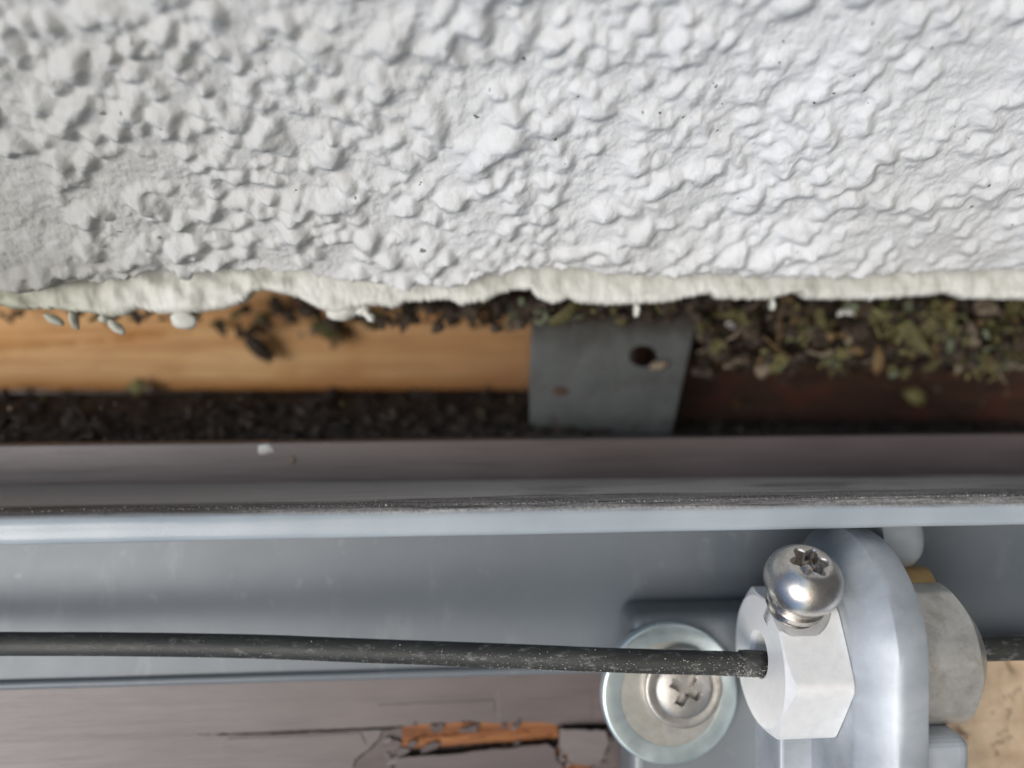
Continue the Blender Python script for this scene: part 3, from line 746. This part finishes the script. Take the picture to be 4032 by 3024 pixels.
nut = thing('cable_clamp', 'pale aluminium hexagonal cable clamp with a button head screw', 'cable clamp', (NA0, CD, CH))
HR = 9.1; PH = -2.0
body = mk('hex_body', *hexnut(NA0, NA1, CD, CH, HR, PH, 1, 0.1, 0.97, 0.65, 2.35, 0.75, clip=0.972), ALU, nut, auto=22)
# clamp screw through the corner of the hexagon
TH = math.radians(55)
sax = Vector((0, -math.cos(TH), math.sin(TH)))
head_c = px(3163, 2284, 86.9)                      # middle of the ball-shaped head
L = 12.8
axis_pt = head_c - sax * L
cut_v, cut_f = lathe_a([(7.75, 4.1), (15, 4.1)], *axis_pt, 40, sax)
cutter = mk('cutter', cut_v, cut_f, ALU, nut)
bo = body.modifiers.new('recess', 'BOOLEAN'); bo.operation = 'DIFFERENCE'; bo.object = cutter; bo.solver = 'EXACT'
dg = bpy.context.evaluated_depsgraph_get(); dg.update()
nm = bpy.data.meshes.new_from_object(body.evaluated_get(dg))
body.modifiers.clear(); body.data = nm
bpy.data.objects.remove(cutter)
bm = bmesh.new(); bm.from_mesh(nm)
for e in bm.edges: e.smooth = not (len(e.link_faces) == 2 and e.calc_face_angle(0) > math.radians(22))
for q in bm.faces: q.smooth = True
bm.to_mesh(nm); bm.free()
HRd = 4.4; seat = L - 2.4
dome = [(seat - 1.6, 3.35), (seat - 0.9, 3.4), (seat - 0.8, 3.15), (seat - 0.25, 3.1)]
for i in range(0, 21):
    t = math.radians(-43 + i * (43 + 55) / 20); dome.append((L + HRd * math.sin(t) * (0.82 if t > 0 else 0.8), HRd * math.cos(t)))
top_z, top_r = dome[-1]
# six-lobed socket blended into the dome
nn = 96
tvec = Vector((1, 0, 0)); e1 = tvec; e2 = sax.cross(e1)
v, f = [], []
def sring(z, rf):
    for i in range(nn):
        t = 2 * math.pi * i / nn; r = rf(t); v.append(axis_pt + sax * z + (e1 * math.cos(t) + e2 * math.sin(t)) * r)
lob = lambda t: 1.8 + 0.3 * math.cos(6 * t + 0.4)
for z, r in dome: sring(z, lambda t, r=r: r)
sring(top_z + 0.03, lambda t: lob(t) + 0.18); 
m_ = len(dome) + 1
for j in range(m_ - 1):
    for i in range(nn): f.append((j * nn + i, j * nn + (i + 1) % nn, (j + 1) * nn + (i + 1) % nn, (j + 1) * nn + i))
head = mk('clamp_screw', v, f, STEEL, nut, auto=45)
v, f = [], []
sring(top_z + 0.03, lambda t: lob(t) + 0.18); sring(top_z - 0.12, lambda t: lob(t)); sring(top_z - 2.3, lambda t: lob(t) * 0.97); sring(top_z - 3.0, lambda t: 0.35); 
for j in range(3):
    for i in range(nn): f.append((j * nn + i, j * nn + (i + 1) % nn, (j + 1) * nn + (i + 1) % nn, (j + 1) * nn + i))
f.append(tuple(range(3 * nn, 4 * nn)))
mk('socket', v, f, SOCKET, head, auto=35)
thr = []
for k in range(26):
    thr.append((5.6 + k * (seat - 5.6) / 25, 2.75 + (0.16 if k % 2 else -0.12)))
mk('thread', *lathe_a(thr, *axis_pt, 40, sax), STEEL, head, auto=30)

lock = thing('lock_nut', 'dull scratched hexagonal nut clamping the far side of the bracket lug', 'nut', (LB, CD, CH))
RA1 = px(3800, 2590, 91).x
mk('nut_body', *hexnut(LB + 0.15, RA1, CD, CH + 0.5, 9.3, 18, 0.2, 1, 0.74, 0.9, clip=0.925), DULL, lock, auto=22)
mk('collar', *lathe_a([(0, 4.6), (0.9, 4.4), (1.0, 1.8)], RA1 - 0.05, CD, CH + 0.5, 40), DULL, lock, auto=30)
bz = px(3620, 2262, 96)
mk('brass_sleeve', *lathe_a([(0, 2.6), (0.2, 2.8), (px(3642, 2262, 97).x - LB - 0.2, 2.8), (px(3642, 2262, 97).x - LB, 2.6)], LB + 0.02, 97, bz.z - 2.0, 30), BRASS, lock, auto=30)

# ---------------------------------------------------------------- cable
cab = thing('guide_cable', 'black plastic sheathed cable stretched into the hexagonal clamp, scuffed and dusty', 'cable', px(1500, 2590, 95))
cp = [(-900, 2532, 103), (0, 2535, 102.3), (500, 2537, 101.4), (995, 2545, 100), (1447, 2562, 98.4), (2000, 2582, 96.2), (2400, 2599, 94.6), (2817, 2611, 93.2), (2960, 2616, 93)]
P = [px(*q) for q in cp] + [Vector((NC.x + 4, 93, px(2960, 2616, 93).z)), Vector((LB, 93, CH + 0.2)), px(3900, 2556, 93), px(4400, 2552, 93), px(5000, 2550, 93)]
def catmull(P, k=14):
    out = []
    for i in range(len(P) - 1):
        p0, p1, p2, p3 = P[max(i - 1, 0)], P[i], P[i + 1], P[min(i + 2, len(P) - 1)]
        for j in range(k):
            t = j / k
            out.append(0.5 * ((2 * p1) + (p2 - p0) * t + (2 * p0 - 5 * p1 + 4 * p2 - p3) * t * t + (3 * p1 - p0 - 3 * p2 + p3) * t ** 3))
    return out + [P[-1]]
pts = catmull(P)
mk('sheath', *tube(pts, 1.43, 24, lambda i, th: 1 + 0.012 * noise.noise(Vector((i * 0.6, math.cos(th) * 2, math.sin(th) * 2)))), CABLE, cab)
parts = []
for k in range(900):
    i = int(rnd.triangular(0.12, 0.72, 0.62) * len(pts)); p = pts[min(i, len(pts) - 2)].lerp(pts[min(i + 1, len(pts) - 1)], rnd.random())
    t = rnd.gauss(-0.5, 0.8); r = rnd.uniform(0.02, 0.07)
    parts.append(blob(p + Vector((0, -math.cos(t) * 1.5, math.sin(t) * 1.5)), r, k, 2, 0.5, (rnd.uniform(1, 2.5), 1, 1)))
o = mk('dust', *join(parts), DUST, cab); o['kind'] = 'stuff'
# frayed sheath at the clamp mouth
e = px(2950, 2616, 92.5)
mk('frayed_collar', *tube([(NA0 - 2.2, CD, e.z), (NA0 - 1.4, CD, e.z), (NA0 - 0.5, CD, e.z - 0.05), (NA0 + 0.8, CD, e.z - 0.1)], 1.55, 24, lambda i, th: 1 + 0.09 * i * noise.noise(Vector((i * 1.3, math.cos(th) * 2.5, math.sin(th) * 2.5)))), CABLE, cab)

# ---------------------------------------------------------------- washer and screw
WD = 101.2
wc = px(2640, 2730, WD)
wash = thing('washer', 'large round zinc plated washer under the cross head screw', 'washer', wc)
ax = Vector((0.03, -1, 0.05)).normalized()
rr = 282 * WD / FPX
pro = [(-1.2, rr - 0.35), (-1.0, rr), (-0.1, rr), (0.12, rr - 0.08), (0.28, rr - 0.3), (0.3, rr - 0.5), (0.3, 6.9), (0.26, 6.7)]
mk('rim_ring', *lathe_a(pro + [(-1.0, 6.6)], *wc, 72, ax), ZINC, wash, auto=45)
mk('face_ring', *lathe_a([(-1.0, 6.72), (0.22, 6.72), (0.2, 3.0), (-1.0, 3.0)], *wc, 72, ax), RINGED, wash, auto=45)
sc = px(2690, 2706, WD - 1)
scr = thing('fixing_screw', 'domed cross head screw through the round washer', 'screw', sc)
ax2 = Vector((0.02, -1, 0.06)).normalized()
mk('screw_flange', *lathe_a([(-1, 5.0), (0.0, 5.2), (0.35, 5.1), (0.5, 4.85), (0.35, 4.4), (0.3, 3.6)], *sc, 64, ax2), SATIN, scr, auto=60)
# domed head with a cross recess pressed into it
v, f = [], []
NRr, NTt = 34, 96; deps = []
t0 = Vector((1, 0, 0)); f1 = (t0 - ax2 * t0.dot(ax2)).normalized(); f2 = ax2.cross(f1)
HRs = 3.8
for j in range(NRr + 1):
    r = HRs * j / NRr
    for i in range(NTt):
        t = 2 * math.pi * i / NTt + 0.25
        z = 0.35 + 1.05 * math.sqrt(max(0, 1 - (r / (HRs * 1.02)) ** 2))
        x, y = r * math.cos(2 * math.pi * i / NTt), r * math.sin(2 * math.pi * i / NTt)
        xr, yr = x * math.cos(.5) - y * math.sin(.5), x * math.sin(.5) + y * math.cos(.5)
        def slot(p, q): return max(0, min(1, (0.55 - abs(p)) / 0.12)) * max(0, min(1, (2.1 - abs(q)) / 0.25))
        dep = max(slot(xr, yr), slot(yr, xr)) * (2.3 - 0.3 * r)
        dep = max(dep, max(0, min(1, (0.95 - r) / 0.2)) * 2.6)
        deps.append(dep); v.append(sc + ax2 * (z - max(0, dep)) + f1 * x + f2 * y)
for j in range(NRr):
    for i in range(NTt): f.append((j * NTt + i, j * NTt + (i + 1) % NTt, (j + 1) * NTt + (i + 1) % NTt, (j + 1) * NTt + i))
sh = mk('screw_head', v, f, SATIN, scr, auto=50); sh.data.materials.append(m_plain('recess_dark', (0.012, 0.011, 0.010), (0.05, 0.045, 0.04), 1.0))
for p in sh.data.polygons:
    if min(deps[q] for q in p.vertices) > 0.35: p.material_index = 1  # deep faces of the cross take a near-black material

# ---------------------------------------------------------------- litter in the gap
def flake(c, size, seed, curl=0.3, pts_n=9, elong=1.6, rot=0.0, thick=0.12):
    r_ = random.Random(seed)
    n = pts_n; v, f = [], []
    tilt = Matrix.Rotation(r_.uniform(-0.7, 0.7), 3, 'X') @ Matrix.Rotation(rot, 3, 'Y')
    ring = []
    for i in range(n):
        t = 2 * math.pi * i / n; k = size * r_.uniform(0.45, 1.2)
        ring.append((k * elong * math.cos(t), k * math.sin(t)))
    for s in (0, 1):
        for sc_ in (1.0, 0.5):
            for x, z in ring:
                x, z = x * sc_, z * sc_
                v.append(Vector(c) + tilt @ Vector((x, curl * (x * x + z * z) / size + thick * (s - .5), z)))
        v.append(Vector(c) + tilt @ Vector((0, thick * (s - .5), 0)))
    m = 2 * n + 1
    for s in (0, 1):
        o_ = s * m
        for i in range(n):
            i2 = (i + 1) % n
            f.append((o_ + i, o_ + i2, o_ + n + i2, o_ + n + i)); f.append((o_ + n + i, o_ + n + i2, o_ + 2 * n))
    for i in range(n): f.append((i, (i + 1) % n, m + (i + 1) % n, m + i))
    return v, f

# the mass of litter that nobody could count, packed under the mortar strip
groups = {0: [], 1: [], 2: [], 3: [], 4: []}
mats = [OLIVE, OCHRE, UMBER, PALE, GREENISH]
def scatter(n, x0, x1, y0, y1, d0, d1, w, s0, s1, seed, bias=1.0):
    r_ = random.Random(seed)
    for k in range(n):
        x = r_.uniform(x0, x1); y = y0 + (y1 - y0) * r_.random() ** bias
        d = r_.uniform(d0, d1); p = px(x, y, d)
        i = r_.choices(range(5), w)[0]
        groups[i].append(flake(p, r_.uniform(s0, s1), seed * 1000 + k, r_.uniform(-.9, .9), 8, r_.choice((1.0, 1.3, 1.7, 2.1)), r_.uniform(0, 3.14), 0.06))
scatter(420, 2740, 4300, 1165, 1440, 122, 146, (2, 0.8, 13, 0.3, 0.3), 0.5, 2.0, 1, 1.3)
scatter(110, 2740, 4300, 1190, 1470, 119, 130, (3, 1.6, 6, 0.8, 0.6), 0.35, 1.6, 11, 1.0)
scatter(60, 3450, 4100, 1200, 1440, 119, 126, (5, 2, 6, 0.6, 1.0), 0.5, 1.3, 2)
scatter(90, 1480, 2110, 1180, 1290, 118, 140, (2, 1, 12, 0.3, 0.5), 0.4, 1.4, 3, 1.4)
scatter(60, 2100, 2760, 1180, 1260, 116, 126, (2, 1, 12, 0.3, 0.5), 0.4, 1.4, 4, 1.4)
scatter(26, 820, 1480, 1220, 1330, 140, 149, (3, 1, 8, 0.3, 0.5), 0.4, 1.2, 5)
scatter(24, 0, 800, 1225, 1262, 120, 148, (1, 1, 7, 0.3, 0.5), 0.4, 0.9, 6)
scatter(60, 2700, 4032, 1440, 1690, 132, 150, (2, 2, 10, 0.6, 0.4), 0.3, 0.8, 7, 1.6)
scatter(46, 0, 2080, 1560, 1740, 118, 140, (0.5, 2, 6, 2, 0.5), 0.15, 0.5, 8)
r_ = random.Random(77)
for k in range(170):                                            # matted crumbs behind the loose pieces
    x = r_.uniform(2745, 4300); y = 1150 + 270 * r_.random() ** 1.2
    groups[2].append(blob(px(x, y, r_.uniform(136, 147)), r_.uniform(0.9, 2.6), k, 6, 0.9, (r_.uniform(.8, 1.6), .7, 1), r_.uniform(0, 3)))
for k in range(150):                                            # stalks and root hairs
    x = r_.uniform(2745, 4300); y = 1180 + 300 * r_.random() ** 1.2; c = px(x, y, r_.uniform(119, 138)); rot = r_.gauss(0, 0.8); L = r_.uniform(1.5, 6)
    pts = [c + Vector((math.cos(rot) * L * (q / 5 - .5), 0.3 * math.sin(q + k), math.sin(rot) * L * (q / 5 - .5) + 0.3 * math.sin(q * 1.4 + k))) for q in range(6)]
    groups[r_.choice((2, 2, 1, 3))].append(tube(pts, r_.uniform(0.06, 0.22), 5))
for x0, x1, n_ in ((1780, 2110, 40), (2110, 2750, 26), (900, 1480, 16)):
    for k in range(n_):
        x = r_.uniform(x0, x1); y = 1170 + 110 * r_.random() ** 1.5
        groups[2].append(blob(px(x, y, r_.uniform(121, 126) if x > 2090 else r_.uniform(136, 147)), r_.uniform(0.4, 1.3), k, 5, 0.9, (r_.uniform(.8, 1.8), .7, 1), r_.uniform(0, 3)))
labels = ['olive moss shreds packed under the mortar strip', 'ochre leaf crumbs scattered through the gap', 'dark brown leaf litter wedged under the mortar strip',
          'pale dry chips scattered through the gap', 'grey green lichen crumbs scattered through the gap']
for i, g_ in groups.items():
    v, f = join(g_); o = mk('leaf_litter', v, f, mats[i], loc=(0, 125, 8)); tag(o, labels[i], 'litter', None, 'stuff')

def single(name, label, cat, mat, x, y, d, size, seed, elong=1.5, rot=0.0, kind='flake', curl=0.3):
    c = px(x, y, d)
    if kind == 'flake': v, f = flake(c, size, seed, curl, 11, elong, rot, 0.25)
    elif kind == 'twig':
        pts = [c + Vector((math.cos(rot) * size * (k / 7 - .5), 0.3 * math.sin(k + seed), math.sin(rot) * size * (k / 7 - .5) + 0.35 * math.sin(k * 1.3 + seed))) for k in range(8)]
        v, f = tube(pts, elong, 8, lambda i, th: 0.75 + 0.35 * math.sin(i * 2.1 + seed))
    else: v, f = blob(c, size, seed, 8, 0.45, (elong, 0.8, 1), rot)
    o = mk(name, v, f, mat, loc=c); return tag(o, label, cat)
single('lichen_flake', 'yellow green lichen flake stuck to the lower edge of the pine board', 'lichen', YELLOWG, 532, 1517, 147, 1.9, 3, 1.0, 0.3)
single('crumb', 'small pinkish crumb beside the yellow green lichen flake', 'crumb', PALE, 585, 1530, 147.5, 0.8, 4, 1.2, 0.2, 'blob')
single('dry_leaf', 'torn tan leaf scrap lying alone on the dark board', 'leaf', YELLOWG, 3615, 1556, 143, 2.0, 12, 1.2, 0.6)
peb = thing('mortar_chip', 'white mortar chip with a reddish top, sitting on the frame edge', 'chip', px(1050, 1765, 114))
mk('chip', *blob(px(1048, 1768, 113.6), 1.1, 8, 8, 0.4, (1.3, 1, 0.75)), WHITE, peb); mk('red_crust', *blob(px(1046, 1746, 114.4), 0.85, 9, 8, 0.4, (1.1, 1, 0.6)), m_plain('red_brick_dust', (0.22, 0.09, 0.05), (0.34, 0.16, 0.09)), peb)
single('crumb', 'tiny pale crumb on the brown frame right of the white mortar chip', 'crumb', PALE, 1152, 1812, 113, 0.45, 21, 1, 0, 'blob')
single('seed_pod', 'dark elongated seed pod hanging in front of the pine board', 'seed pod', UMBER, 1015, 1368, 146, 1.35, 31, 2.5, -0.75, 'blob')
single('seed_pod', 'short dark pod just above the elongated hanging pod', 'seed pod', UMBER, 985, 1310, 146, 0.9, 33, 1.2, 1.2, 'blob')
single('moss_sprig', 'olive moss sprig clinging to the top of the pine board', 'moss', OLIVE, 1280, 1300, 146, 2.0, 17, 1.9, 0.2)
single('moss_sprig', 'narrow yellowish moss sprig dangling right of the olive one', 'moss', OCHRE, 1335, 1330, 145.5, 1.3, 18, 2.2, -0.9)
single('pale_chip', 'pale oblong chip beside the round hole of the anchor strap', 'chip', PALE, 2596, 1438, 126, 0.75, 41, 2.0, 0.2, 'blob')
single('mortar_flake', 'white mortar flake caught in the litter under the strip', 'chip', WHITE, 3340, 1225, 122, 0.8, 43, 2.4, -0.1)
single('mortar_flake', 'small white mortar crumb just right of the anchor strap', 'chip', WHITE, 2876, 1283, 126, 0.7, 44, 1.0, 0.8, 'blob')
single('dry_leaf', 'ochre leaf scrap in the middle of the litter', 'leaf', OCHRE, 3358, 1330, 124, 1.7, 46, 1.4, 0.1)
single('twig', 'long tan twig lying across the litter', 'twig', PALE, 3270, 1388, 124, 8.0, 2, 0.5, 0.02, 'twig')
single('twig', 'thin pale twig sticking out from the anchor strap edge', 'twig', PALE, 2800, 1378, 128, 5.0, 4, 0.32, 0.05, 'twig')
single('twig', 'upright brown stem left of the moss clump', 'twig', OCHRE, 3070, 1300, 126, 7.5, 7, 0.55, 1.5, 'twig')
for i, (x, y, s, e, r, mat, lab) in enumerate([
    (3660, 1235, 1.7, 1.3, 0.2, OLIVE, 'broad olive moss leaf at the top of the moss clump'),
    (3830, 1305, 1.4, 1.8, 1.3, PALE, 'upright pale tan leaf right of the moss clump')]):
    single('moss_leaf', lab, 'moss', mat, x, y, 123, s, 60 + i, e, r)
r_ = random.Random(91); tuft = {0: [], 1: [], 2: []}
for cx, cy, n_, sp in ((3560, 1285, 90, 1.1), (3650, 1270, 130, 1.6), (3745, 1300, 110, 1.3), (3600, 1345, 80, 1.0), (3700, 1225, 60, 1.6), (3900, 1425, 60, 1.1), (3990, 1390, 40, 1.0), (3065, 1430, 36, 0.7), (3480, 1240, 40, 1.0), (3160, 1310, 30, 0.8), (3300, 1400, 30, 0.9)):
    c = px(cx, cy, 123)
    for k in range(n_):
        p = c + Vector((r_.gauss(0, sp), r_.uniform(-1, 4), r_.gauss(0, sp))); rot = r_.gauss(1.2, 0.9); L = r_.uniform(0.8, 2.4); y_ = r_.uniform(-.7, .7)
        tuft[r_.choices((0, 1, 2), (5, 3, 1.5))[0]].append(tube([p + Vector((math.cos(rot) * L * q, y_ * q * L, math.sin(rot) * L * q - 0.3 * q * q)) for q in (-.5, -.1, .3, .5)], r_.uniform(0.10, 0.22), 5, lambda i, th: (1, 1.1, 0.9, 0.3)[i]))
for i, (mat, lab) in enumerate(((YELLOWG, 'tangle of yellow green moss strands at the right of the gap'), (OLIVE, 'tangle of darker olive moss strands at the right of the gap'), (GREENISH, 'grey green moss strands mixed into the moss tangle'))):
    v, f = join(tuft[i]); tag(mk('moss', v, f, mat, loc=px(3700, 1300, 123)), lab, 'moss', None, 'stuff')
single('lichen_flake', 'grey green lichen flake at the lower right of the litter', 'lichen', GREENISH, 3850, 1430, 124, 1.7, 71, 1.4, 0.4)
single('lichen_flake', 'small grey green lichen flake farthest along the litter to the right', 'lichen', GREENISH, 3965, 1425, 124, 1.1, 72, 1.4, -0.4)
single('moss_leaf', 'small green moss leaf hanging below the long tan twig', 'moss', GREENISH, 3060, 1435, 126, 1.3, 73, 1.2, 1.4)
